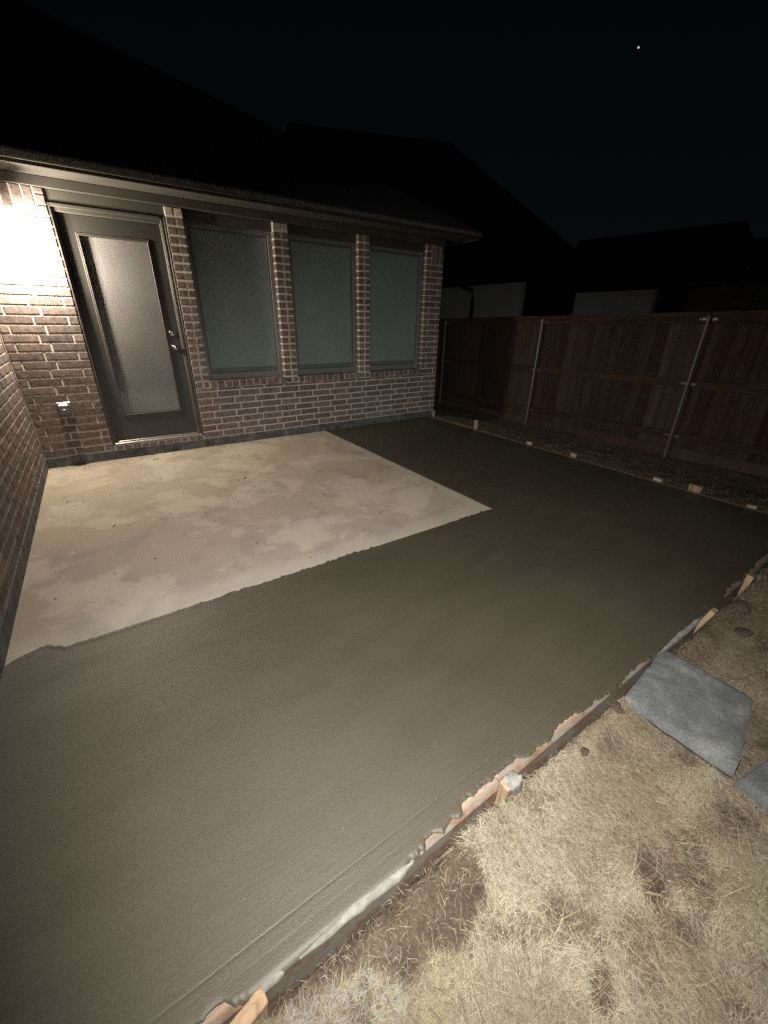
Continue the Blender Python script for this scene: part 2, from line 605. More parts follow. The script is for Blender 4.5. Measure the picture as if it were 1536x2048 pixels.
# ------------------------------------------------------------------ ground
FY_ = -4.585
def gh(x, y):
    x, y = np.asarray(x, float), np.asarray(y, float)
    n = (vnoise(x, y, 1.3, 3, 3) - 0.5) * 0.05 + (vnoise(x, y, 9, 5, 3) - 0.5) * 0.028
    h = -0.046 + n + 0.036 * sstep((y + 4.80) / 0.16) * sstep((1.2 + x) / 0.5)
    h = h - 0.225 * sstep((x - 5.02) / 1.5)
    under = (x < 4.99) & (y > -4.65)
    h = np.where(under, -0.16, h)
    far = sstep((np.hypot(x - 2, y + 3) - 9) / 12)
    return h * (1 - far) + (-0.35) * far


def ell(x, y, cx_, cy_, rx_, ry_, rot=0.0):
    c, s = math.cos(rot), math.sin(rot)
    dx, dy = x - cx_, y - cy_
    u, v = c * dx + s * dy, -s * dx + c * dy
    return (u / rx_) ** 2 + (v / ry_) ** 2


def bare(x, y):
    """0..1 chance that grass is missing"""
    n = (vnoise(x, y, 14, 101, 3) - 0.5) * 1.6
    b = np.zeros_like(x)
    for e in ((1.03, -4.685, 0.21, 0.115, -0.25), (0.70, -4.625, 0.22, 0.06, -0.1), (1.16, -4.735, 0.085, 0.075, 0), (1.62, -5.02, 0.07, 0.035, 0.6), (1.30, -5.06, 0.05, 0.03, 0.3)):
        b = np.maximum(b, sstep((1.35 - ell(x, y, *e) + n) * 2.2))
    b = np.maximum(b, 0.7 * sstep((vnoise(x + 0.6 * y, y - 0.3 * x, 10, 103, 3) - 0.64 + 0.10 * sstep((-4.85 - y) / 0.2)) * 8))
    b = np.maximum(b, np.where((x > 2.6) & (y > -4.75), 0.55, 0))
    return b


xs = np.unique(np.round(np.concatenate([np.linspace(-300, -10, 14), np.arange(-10, -1, 0.6), np.arange(-1, 7.6, 0.03), np.arange(7.6, 16, 0.6), np.linspace(16, 400, 16)]), 4))
ys = np.unique(np.round(np.concatenate([np.linspace(-300, -16, 14), np.arange(-16, -6.4, 0.6), np.arange(-6.4, -4.3, 0.03), np.arange(-4.3, 3, 0.07), np.arange(3, 16, 0.6), np.linspace(16, 400, 16)]), 4))
X, Y = np.meshgrid(xs, ys)
Z = gh(X, Y)
nx, ny = len(xs), len(ys)
me = bpy.data.meshes.new('ground')
vv = np.stack([X.ravel(), Y.ravel(), Z.ravel()], 1)
i = (np.arange(ny - 1)[:, None] * nx + np.arange(nx - 1)[None]).ravel()
ff = np.stack([i, i + 1, i + nx + 1, i + nx], 1)
me.from_pydata(vv.tolist(), [], ff.tolist())
me.polygons.foreach_set('use_smooth', [True] * len(me.polygons))
_a = me.attributes.new('thatch', 'FLOAT', 'POINT')
_t = 1 - bare(X.ravel(), Y.ravel())
_t *= np.where(Y.ravel() > FY_ - 0.06, 1.0, 1.0)
_a.data.foreach_set('value', _t.astype(np.float32))
me.materials.append(SOIL.m)
link('ground', me, kind='structure')

# ------------------------------------------------------------------ slabs
OX, OY = 3.093, -3.087          # free corner of the old slab
NX, FY = 4.944, -4.585          # outer edges of the new pour

# old slab, with a slightly worn free edge
mb = MB().box(0.002, OX, OY, -0.002, -0.12, 0.0, 0.004)
mb.build('old_patio_slab', OLD, kind='structure')

# new pour: L shape, ragged lap over the old slab's near edge, edged groove by the form
V, Fc = [], []


def strip(rows):
    """rows: list of lists of points with the same length"""
    n0 = len(V)
    k = len(rows[0])
    for r in rows:
        V.extend(r)
    for a in range(len(rows) - 1):
        for b in range(k - 1):
            q = n0 + a * k + b
            Fc.append([q, q + k, q + k + 1, q + 1])


cx = np.unique(np.concatenate([np.linspace(-0.9, 0.0, 10), np.linspace(0.0, OX + 0.012, 340)]))
rag = (vnoise(cx, cx * 0, 4, 11, 3) - 0.42) * 0.05 + (vnoise(cx, cx * 0, 22, 12, 3) - 0.5) * 0.03 + (vnoise(cx, cx * 0, 55, 13, 3) - 0.5) * 0.030
rag = np.where(cx < 0.18, rag, rag) + 0.045 * sstep((0.24 - cx) / 0.09) * sstep((cx - 0.0) / 0.10)
rag = np.where(cx > OX - 0.04, np.abs(rag) * 0.3, rag)
top = OY + np.maximum(rag, 0.003)
rows = []
for (yy, zz) in ((0, 0.0005), (0, 0.0055), (-0.006, 0.0070), (-0.018, 0.0050), (-0.03, 0.0036), (-0.045, 0.0035)):
    rows.append([(x, t + yy, zz) for x, t in zip(cx, top)])
for fr, zz in ((0.3, 0.0035), (0.6, 0.0035), (0.985, 0.0035), (1.0, 0.0035)):
    rows.append([(x, (t - 0.045) * (1 - fr) + fr * (FY + 0.052), zz) for x, t in zip(cx, top)])
gx = (vnoise(cx, cx * 0, 1.2, 21, 2) - 0.5) * 0.010
wob = (vnoise(cx, cx * 0, 3, 22, 3) - 0.35) * 0.004
for dy, zz in ((0.0460, 0.0035), (0.0440, 0.0027), (0.0420, 0.0035), (0.036, 0.0035), (0.014, 0.0035), (0.008, 0.0033), (0.003, 0.0015), (0.001, -0.02)):
    rows.append([(x, FY + dy + (g if dy > 0.02 else 0), zz + (wv if dy == 0.0440 else 0)) for x, g, wv in zip(cx, gx, wob)])
strip(rows)
cx2 = np.linspace(OX + 0.012, NX, 120)
rows = [[(x, -0.004, 0.0035) for x in cx2], [(x, OY, 0.0035) for x in cx2], [(x, FY + 0.052, 0.0035) for x in cx2]]
for dy, zz in ((0.0465, 0.0035), (0.0440, 0.0025), (0.0415, 0.0035), (0.036, 0.0035), (0.014, 0.0035), (0.003, 0.0015), (0.001, -0.02)):
    rows.append([(x, FY + dy, zz) for x in cx2])
strip(rows)
# lap on the right edge of the old slab
cyv = np.linspace(-0.004, OY, 140)
ragx = np.maximum((vnoise(cyv * 0, cyv, 9, 15, 3) - 0.5) * 0.012, -0.004)
rows = [[(OX - 0.004 + r, y, 0.0005) for y, r in zip(cyv, ragx)], [(OX - 0.002 + r, y, 0.0045) for y, r in zip(cyv, ragx)],
        [(OX + 0.012, y, 0.0035) for y in cyv]]
strip([r[::-1] for r in rows][::-1])
# outer sides
n0 = len(V)
V.extend([(NX, -0.004, 0.0035), (NX, FY + 0.001, 0.0035), (NX, FY + 0.001, -0.12), (NX, -0.004, -0.12),
          (-0.9, FY + 0.001, -0.02), (-0.9, FY + 0.001, -0.12)])
Fc.append([n0, n0 + 1, n0 + 2, n0 + 3])
Fc.append([n0 + 1, n0 + 4, n0 + 5, n0 + 2])
wet = mk('wet_concrete_slab', V, Fc, WET, smooth=True, kind='structure')

# ------------------------------------------------------------------ house
house = thing('brick_house', (0, 0, 0), 'dark brown brick house with three screened windows and a glazed back door', 'house')
C = 0.0762
Z0 = 0.095
ZT = 2.358
JT = 0.0135
bricks = []      # (u0,u1,z0,z1,depth,plane,proud,name)


def course(plane, u0, u1, k0, k1, offs, skip=None, proud=0.0):
    for k in range(k0, k1):
        z0 = Z0 + k * C + JT
        z1 = z0 + C - JT
        o = offs[k % 2]
        js = [u0]
        n = math.ceil((u0 - o) / 0.254 + 1e-6)
        u = o + n * 0.254
        while u < u1 - 1e-4:
            if u - js[-1] > 0.055 and u1 - u > 0.04:
                js.append(u)
            u += 0.254
        js.append(u1)
        for a, b in zip(js[:-1], js[1:]):
            a2 = a + (JT / 2 if a > u0 else 0.0)
            b2 = b - (JT / 2 if b < u1 else 0.0)
            d = random.uniform(-0.0018, 0.0018)
            bricks.append((a2 + d, b2 + d * 0.5, z0 + random.uniform(-0.001, 0.001), z1 + random.uniform(-0.001, 0.001), 0.09, plane, proud, 'brick'))


DX0, DX1 = 0.598, 1.512
W = [(1.668, 2.578), (2.746, 3.660), (3.826, 4.750)]
XC = 5.062
KS = 7                                           # courses below the sills
SILL0, SILL1 = Z0 + KS * C + 0.5 * C, 0.748
# back wall: below the windows
course('b', DX1, XC, 0, KS, (0.211, 0.143))
# half course made of a cut row under the rowlock sill
for k in (KS,):
    z0 = Z0 + k * C + JT
    u = DX1
    while u < XC - 0.02:
        e = min(u + 0.244 + random.uniform(-0.02, 0.02), XC)
        if XC - e < 0.06:
            e = XC
        bricks.append((u, e, z0, z0 + C * 0.5 - JT * 0.6, 0.09, 'b', 0.0, 'brick'))
        u = e + JT
# left of the door
KL = 27
course('b', 0.012, DX0, 0, KL, (0.011 + 0.254, 0.080))
zt0 = Z0 + KL * C + JT
u = 0.012
while u < DX0 - 0.11:
    bricks.append((u, u + 0.064, zt0, ZT, 0.09, 'b', 0.0, 'soldier_brick'))
    u += 0.0745
z = zt0
while z < ZT - 0.03:
    bricks.append((u, DX0, z, min(z + 0.0667, ZT), 0.09, 'b', 0.0, 'brick'))
    z += 0.0762
# pillars
for (a, b, n) in ((DX1, W[0][0], 1), (W[0][1], W[1][0], 2), (W[1][1], W[2][0], 3)):
    mid = (a + b) / 2 + 0.004
    z = SILL0 + JT
    zz = []
    while z < 2.27:
        zz.append((z, min(z + C - JT, 2.272)))
        z += C
    if zz[-1][1] - zz[-1][0] < 0.03:
        zz.pop()
    zz.append((zz[-1][1] + JT, ZT - 0.002))
    for (z0, z1) in zz:
        j = random.uniform(-0.006, 0.006)
        nm_ = 'smeared_brick' if (z1 > 2.30 and n < 3) else 'brick'
        bricks.append((a, mid - 0.009 + j, z0 + 0.003, z1 - 0.003, 0.095, 'b', random.uniform(0, 0.002), nm_))
        bricks.append((mid + 0.009 + j, b, z0 + 0.003, z1 - 0.003, 0.095, 'b', random.uniform(0, 0.002), nm_))
# last pillar at the house corner
k = 0
z = SILL0 + JT
while z < 2.10:
    z1 = z + C - JT
    sp = 4.75 + (0.09 if k % 2 else 0.235)
    bricks.append((4.752, sp - JT / 2, z, z1, 0.095, 'b', 0.0, 'brick'))
    bricks.append((sp + JT / 2, XC, z, z1, 0.19, 'b', 0.0, 'brick'))
    z += C
    k += 1
zs = z
for q in range(2):
    bricks.append((4.752, 4.838, zs + q * C, zs + q * C + C - JT, 0.095, 'b', 0.0, 'brick'))
bricks.append((4.752, 4.838, zs + 2 * C, ZT - 0.002, 0.095, 'b', 0.0, 'brick'))
u = 4.849
while u < XC - 0.05:
    bricks.append((u, min(u + 0.064, XC), zs, ZT - 0.002, 0.095, 'b', 0.0, 'soldier_brick'))
    u += 0.0745
# rowlock sills and door step
for (a, b) in W:
    n = 11
    pw = (b + 0.004 - a) / n
    for q in range(n):
        bricks.append((a + q * pw + 0.004, a + (q + 1) * pw - 0.005, SILL0 + 0.008 + random.uniform(-0.002, 0.002), SILL1 + random.uniform(-0.0025, 0.0025), 0.13, 'b', 0.012 + random.uniform(-0.003, 0.003), 'sill_brick'))
for q in range(11):
    pw = (DX1 - DX0 - 0.02) / 11
    a = DX0 + 0.01 + q * pw
    bricks.append((a + 0.005, a + pw - 0.005, Z0 + 0.004, 0.150 + random.uniform(-0.002, 0.002), 0.15, 'b', 0.012 + random.uniform(-0.003, 0.003), 'step_brick'))
# left wing wall (plane x = 0)
YL = -3.14
course('l', YL, -0.014, 0, 29, (0.0, 0.127))

cache = {}


def brick_mesh(wd, hg, dp, nm, variant):
    key = (round(wd * 500), round(hg * 500), round(dp * 100), variant, nm == 'smeared_brick')
    if key in cache:
        return cache[key]
    r = random.Random(key[0] * 7919 + key[1] * 104729 + variant)
    c = 0.0045
    j = lambda s=0.0016: r.uniform(-s, s)
    v = []
    for (y, ins) in ((dp, 0), (c, 0), (0, c)):
        for (sx, sz) in ((-1, -1), (1, -1), (1, 1), (-1, 1)):
            v.append((sx * (wd / 2 - ins) + (j() if y < dp else 0), y + (j(0.001) if y == 0 else 0), sz * (hg / 2 - ins) + (j() if y < dp else 0)))
    f = [(0, 1, 2, 3)]
    for a in (0, 4):
        for q in range(4):
            f.append((a + q, a + (q + 1) % 4, a + 4 + (q + 1) % 4, a + 4 + q)[::-1])
    f.append((8, 9, 10, 11))
    me = bpy.data.meshes.new(nm)
    me.from_pydata(v, [], f)
    me.update()
    me.materials.append(BRICKP.m if nm == 'smeared_brick' else BRICK.m)
    cache[key] = me
    return me


def brick_xf(b):
    u0, u1, z0, z1, dp, pl, pr, nm = b
    um, zm = (u0 + u1) / 2, (z0 + z1) / 2
    if pl == 'b':
        return Matrix.Translation((um, -pr, zm))
    return Matrix.Translation((pr, um, zm)) @ Matrix.Rotation(math.pi / 2, 4, 'Z')


def brick_area(b):
    u0, u1, z0, z1, dp, pl, pr, nm = b
    P = [(u, 0, zz) if pl == 'b' else (0, u, zz) for u, zz in ((u0, z0), (u1, z0), (u1, z1), (u0, z1))]
    q = [project(p) for p in P]
    if any(p is None for p in q):
        return 0
    cxm, cym = sum(p[0] for p in q) / 4, sum(p[1] for p in q) / 4
    if not (-4 < cxm < 1540 and -4 < cym < 2052):
        return 0
    return abs(sum(q[i][0] * q[(i + 1) % 4][1] - q[(i + 1) % 4][0] * q[i][1] for i in range(4))) / 2


order = sorted(range(len(bricks)), key=lambda i: -brick_area(bricks[i]))
single = [i for i in order if bricks[i][7] != 'brick' and brick_area(bricks[i]) > 0]
single += [i for i in order if bricks[i][7] == 'brick' and brick_area(bricks[i]) > 0][:298]
sset = set(single)
for i in single:
    b = bricks[i]
    o = bpy.data.objects.new(b[7], brick_mesh(b[1] - b[0], b[3] - b[2], b[4], b[7], i % 3))
    COL.objects.link(o)
    o.parent = house
    o.matrix_local = brick_xf(b)
jm = MB()
for i, b in enumerate(bricks):
    if i in sset:
        continue
    me = brick_mesh(b[1] - b[0], b[3] - b[2], b[4], b[7], i % 3)
    M = brick_xf(b)
    n = len(jm.v)
    for v in me.vertices:
        jm.v.append(tuple(M @ v.co))
    for p in me.polygons:
        jm.f.append([k + n for k in p.vertices])
jm.build('remaining_bricks', BRICKI, house, kind='stuff')

# mortar bed behind the brick faces
R = 0.0055
mw = MB()
mw.box(DX1 + 0.002, XC - 0.004, R, 0.16, Z0, SILL0 + 0.004)
mw.box(0.0, DX0 - 0.003, R, 0.16, Z0, ZT)
for (a, b) in ((DX1, W[0][0]), (W[0][1], W[1][0]), (W[1][1], W[2][0]), (4.752, XC)):
    mw.box(a + 0.004, b + (0.0012 if b < XC else -0.003), R - 0.001, 0.16, SILL0 + 0.004, ZT - 0.004)
for (a, b) in W:
    mw.box(a + 0.001, b - 0.001, -0.004, 0.155, SILL0 + 0.0045, SILL1 - 0.006)
mw.box(DX0 + 0.003, DX1 - 0.003, -0.004, 0.16, Z0 + 0.001, 0.144)
mw.box(-0.16, -R, YL + 0.004, 0.0, Z0, 2.36)
mw.build('wall', MORTAR, house)
# house body behind, above and round the side
sh = MB()
sh.box(DX0 - 0.003, XC - 0.003, 0.165, 0.24, 0.0, 2.45)
sh.box(XC - 0.20, XC - 0.002, 0.245, 9.0, -0.25, 2.44)
sh.box(-7, -0.165, YL + 0.002, YL + 0.16, -0.25, 2.44)
sh.build('wall_side', MORTAR, house)
fo = MB()
fo.box(0.001, XC + 0.004, -0.003, 0.2, -0.15, Z0 + 0.004, 0.004)
fo.box(-0.2, 0.006, YL - 0.003, 0.003, -0.25, Z0 + 0.004, 0.004)
fo.box(XC - 0.19, XC + 0.004, 0.21, 9.0, -0.4, Z0 + 0.004, 0.004)
fo.build('foundation', FOUND, house)

# eaves
OV = 0.30
XE = XC + 0.35
ZS = 2.435
t_ = MB()
t_.box(0.0, XC, -0.022, 0.16, ZT + 0.002, ZS - 0.002, 0.003)
t_.build('frieze_board', TRIM, house)
t_ = MB()
for (a, b) in W:
    t_.box(a - 0.05, b + 0.05, 0.045, 0.10, 2.272, ZT + 0.0015, 0.003)
for nmz, (a, b) in (('h', (DX0 - 0.05, DX1 + 0.05)),):
    t_.box(a, b, 0.02, 0.10, 2.270, ZT + 0.0015, 0.003)
t_.build('header_board', TRIM, house)
t_ = MB()
t_.prism([(OV - 0.012, -OV + 0.012), (XE - 0.012, -OV + 0.012), (XE - 0.012, 9), (XC, 9), (XC, -0.022), (0.02, -0.022), (0.02, YL), (OV - 0.012, YL)], ZS, ZS + 0.012)
t_.build('soffit', TRIM, house)
t_ = MB()
t_.box(OV + 0.001, XE, -OV - 0.010, -OV + 0.012, ZS - 0.006, 2.455, 0.003)
t_.box(OV - 0.010, XE + 0.004, -OV - 0.022, -OV + 0.010, 2.456, 2.500, 0.003)
t_.box(XE - 0.012, XE + 0.010, -OV + 0.013, 9, ZS - 0.006, 2.500, 0.003)
t_.box(OV - 0.012, OV + 0.010, YL - 0.3, -OV - 0.024, ZS - 0.006, 2.500, 0.003)
t_.build('fascia', TRIM, house)
t_ = MB()
t_.box(OV - 0.012, XE + 0.012, -OV - 0.032, -OV - 0.018, 2.5015, 2.516, 0.002)
t_.build('drip_edge', TRIM, house)
SL = 0.60
e0 = -OV - 0.03
zr = 2.518
rise = 5.0
P = [(OV, e0, zr), (XE + 0.02, e0, zr), (XE + 0.02 - rise, e0 + rise, zr + SL * rise), (OV - rise, e0 + rise, zr + SL * rise),
     (XE + 0.02, e0 + 2 * rise, zr), (OV, -9, zr), (OV - rise, -9, zr + SL * rise)]
rv = list(P) + [(p[0], p[1], p[2] - 0.05) for p in P]
rf = [(0, 1, 2, 3), (1, 4, 2), (5, 0, 3, 6), (7, 10, 9, 8), (8, 9, 11), (12, 13, 10, 7), (0, 7, 8, 1), (1, 8, 11, 4), (5, 12, 7, 0)]
ro = mk('roof', rv, rf, SHINGLE, house)
uv = ro.data.uv_layers.new(name='UVMap')
for p in ro.data.polygons:
    for li in p.loop_indices:
        co = ro.data.vertices[ro.data.loops[li].vertex_index].co
        uv.data[li].uv = (co.x, co.y * 1.17) if p.index in (0, 3) else (co.y, co.x * 1.17)

# windows
for (a, b) in W:
    z0, z1 = SILL1 + 0.002, 2.274
    fm = MB()
    y0, y1 = 0.080, 0.14
    fw = 0.046
    for bx in ((a + 0.001, a + fw, z0, z1), (b - fw, b - 0.001, z0, z1), (a + fw, b - fw, z1 - fw, z1 - 0.001), (a + fw, b - fw, z0, z0 + 0.070)):
        fm.box(bx[0], bx[1], y0, y1, bx[2], bx[3], 0.004)
    win = fm.build('window', WFRAME, house)
    rl = MB()
    i0, i1, k0, k1 = a + fw, b - fw, z0 + 0.070, z1 - fw
    s_ = 0.022
    for bx in ((i0, i0 + s_, k0, k1), (i1 - s_, i1, k0, k1), (i0 + s_, i1 - s_, k1 - s_, k1), (i0 + s_, i1 - s_, k0, k0 + s_)):
        rl.box(bx[0] + 0.0005, bx[1] - 0.0005, y0 + 0.012, y0 + 0.03, bx[2] + 0.0005, bx[3] - 0.0005, 0.003)
    rl.build('screen_frame', SFRAME, win)
    # screen cloth, faintly slack
    nu, nv = 14, 26
    gv, gf = [], []
    for jz in range(nv + 1):
        for iu in range(nu + 1):
            u_, v_ = iu / nu, jz / nv
            gv.append((i0 + s_ * 0.6 + u_ * (i1 - i0 - s_ * 1.2), y0 + 0.022 + 0.004 * math.sin(math.pi * u_) * math.sin(math.pi * v_) * (0.6 + 0.4 * math.sin(5 * v_ + a)), k0 + s_ * 0.6 + v_ * (k1 - k0 - s_ * 1.2)))
    for jz in range(nv):
        for iu in range(nu):
            q = jz * (nu + 1) + iu
            gf.append((q, q + 1, q + nu + 2, q + nu + 1))
    mk('screen', gv, gf, SCREEN, win, smooth=True)
    MB().box(i0 + s_, i1 - s_, y0 + 0.016, y0 + 0.0205, k0 + 0.028, k0 + 0.052, 0.002).build('pull_bar', SFRAME, win)

# door
dm = MB()
LX0, LX1 = 0.640, 1.452
GX0, GX1, GZ0, GZ1 = 0.775, 1.318, 0.452, 2.052
yd = 0.066
for bx in ((LX0, GX0, 0.186, 2.205), (GX1, LX1, 0.186, 2.205), (GX0, GX1, GZ1, 2.205), (GX0, GX1, 0.186, GZ0)):
    dm.box(bx[0], bx[1], yd, yd + 0.045, bx[2], bx[3], 0.0)
door = dm.build('door', DOORP, house)
jb = MB()
jb.box(DX0 + 0.001, LX0 - 0.002, 0.028, 0.12, 0.153, 2.268, 0.004)
jb.box(LX1 + 0.002, DX1 - 0.003, 0.028, 0.12, 0.153, 2.268, 0.004)
jb.box(LX0 - 0.002, LX1 + 0.002, 0.028, 0.12, 2.209, 2.268, 0.004)
jb.box(LX1 + 0.012, LX1 + 0.030, 0.014, 0.0275, 0.153, 2.266, 0.003)
jb.box(LX1 + 0.040, DX1 - 0.004, 0.008, 0.0275, 0.153, 2.266, 0.003)
jb.box(DX0 + 0.002, DX0 + 0.022, 0.008, 0.0275, 0.153, 2.266, 0.003)
jb.box(DX0 + 0.025, LX1 + 0.010, 0.008, 0.0275, 2.240, 2.266, 0.003)
jb.build('door_frame', TRIM, door)
gb = MB()
for o_, y_ in ((0.0, yd - 0.008), (0.012, yd - 0.014)):
    w_ = 0.010
    x0, x1, z0, z1 = GX0 - 0.022 + o_, GX1 + 0.022 - o_, GZ0 - 0.022 + o_, GZ1 + 0.022 - o_
    for bx in ((x0, x0 + w_, z0, z1), (x1 - w_, x1, z0, z1), (x0 + w_, x1 - w_, z1 - w_, z1), (x0 + w_, x1 - w_, z0, z0 + w_)):
        gb.box(bx[0], bx[1], y_, yd + 0.01, bx[2], bx[3], 0.003)
gb.build('glazing_bead', TRIM, door)
MB().box(GX0 + 0.001, GX1 - 0.001, yd + 0.012, yd + 0.016, GZ0 + 0.001, GZ1 - 0.001).build('glass', GLASS, door)
MB().box(GX0 + 0.001, GX1 - 0.001, yd + 0.026, yd + 0.03, GZ0 + 0.001, GZ1 - 0.001).build('blind', SHADE, door)


def knob(z, kind):
    m = MB()
    xk = 1.388
    m.tube([(xk, yd - 0.001, z), (xk, yd - 0.008, z), (xk, yd - 0.012, z)], [0.032, 0.032, 0.026], 18)
    if kind == 'knob':
        m.tube([(xk, yd - 0.010, z), (xk, yd - 0.03, z), (xk, yd - 0.038, z), (xk, yd - 0.05, z), (xk, yd - 0.062, z), (xk, yd - 0.068, z)],
               [0.012, 0.012, 0.022, 0.028, 0.024, 0.012], 18)
    else:
        m.tube([(xk, yd - 0.010, z), (xk, yd - 0.018, z), (xk, yd - 0.022, z)], [0.020, 0.019, 0.013], 18)
    m.build(kind, CHROME, door, smooth=True)


knob(1.25, 'deadbolt')
knob(1.112, 'knob')
th = MB()
th.box(DX0 + 0.02, DX1 - 0.02, -0.004, 0.12, 0.1525, 0.172, 0.004)
th.box(LX0, LX1, 0.03, 0.12, 0.1725, 0.184, 0.003)
th.build('threshold', ALU, door)

# ------------------------------------------------------------------ wall lamp
lamp = thing('wall_lamp', (LAMP.x, 0, 1.80), 'glowing glass wall lantern mounted on the brick left of the door', 'wall lamp')
lx, ly, lz = LAMP
m = MB()
m.box(lx - 0.055, lx + 0.055, -0.022, -0.001, lz - 0.09, lz + 0.13, 0.006)
m.tube([(lx, -0.02, lz + 0.12), (lx, -0.07, lz + 0.155), (lx, -0.12, lz + 0.165), (lx, ly, lz + 0.15)], 0.009, 8)
m.build('backplate', BRONZE, lamp)
m = MB()
m.tube([(lx, ly, lz + 0.150), (lx, ly, lz + 0.158), (lx, ly, lz + 0.200), (lx, ly, lz + 0.215)], [0.078, 0.078, 0.040, 0.010], 24)
m.build('cap', MILK, lamp, smooth=True)  # opaque cap added to hold light off the upper wall; its glow is emission
m = MB()
m.tube([(lx, ly, lz + 0.149), (lx, ly, lz + 0.12), (lx, ly, lz + 0.06), (lx, ly, lz - 0.08), (lx, ly, lz - 0.13), (lx, ly, lz - 0.15)],
       [0.040, 0.075, 0.085, 0.080, 0.055, 0.012], 24, cap=False)
m.build('shade', FROST, lamp, smooth=True)
bm = bmesh.new()
bmesh.ops.create_uvsphere(bm, u_segments=16, v_segments=10, radius=0.021)
m = MB()
m.add(bm, Matrix.Translation(LAMP))
m.tube([LAMP + Vector((0, 0, 0.018)), LAMP + Vector((0, 0, 0.05)), LAMP + Vector((0, 0, 0.14))], [0.013, 0.012, 0.012], 12)
m.build('bulb', BULB, lamp, smooth=True)

# outlet with a bubble cover
out = thing('outlet_box', (0.285, 0, 0.53), 'small grey weatherproof outlet cover low on the brick left of the door', 'outlet')
m = MB()
m.box(0.225, 0.345, -0.014, -0.001, 0.515, 0.635, 0.005)
m.build('base_plate', PLASTIC, out)
m = MB()
m.box(0.235, 0.335, -0.075, -0.0145, 0.522, 0.628, 0.018)
m.build('bubble_cover', PLASTIC, out)
m = MB()
m.box(0.272, 0.298, -0.088, -0.0755, 0.548, 0.578, 0.005)
m.build('latch', PLASTIC, out)

# ------------------------------------------------------------------ form boards and stakes
EXP = [(-1, .2), (0.40, .35), (0.46, .95), (0.545, .9), (0.57, .2), (0.62, .02), (1.02, .02), (1.08, .35), (1.20, .45), (1.27, .5), (1.31, .95), (1.40, .85), (1.46, .55), (1.52, .75),
       (1.60, .35), (1.72, .3), (1.80, .6), (1.92, .35), (2.05, .5), (2.2, .3), (2.35, .5), (2.5, .3), (2.62, .1), (3.3, .1), (3.5, .5), (4.1, .8), (4.3, .5), (5, .5)]


def expo(x):
    return np.interp(x, [e[0] for e in EXP], [e[1] for e in EXP])


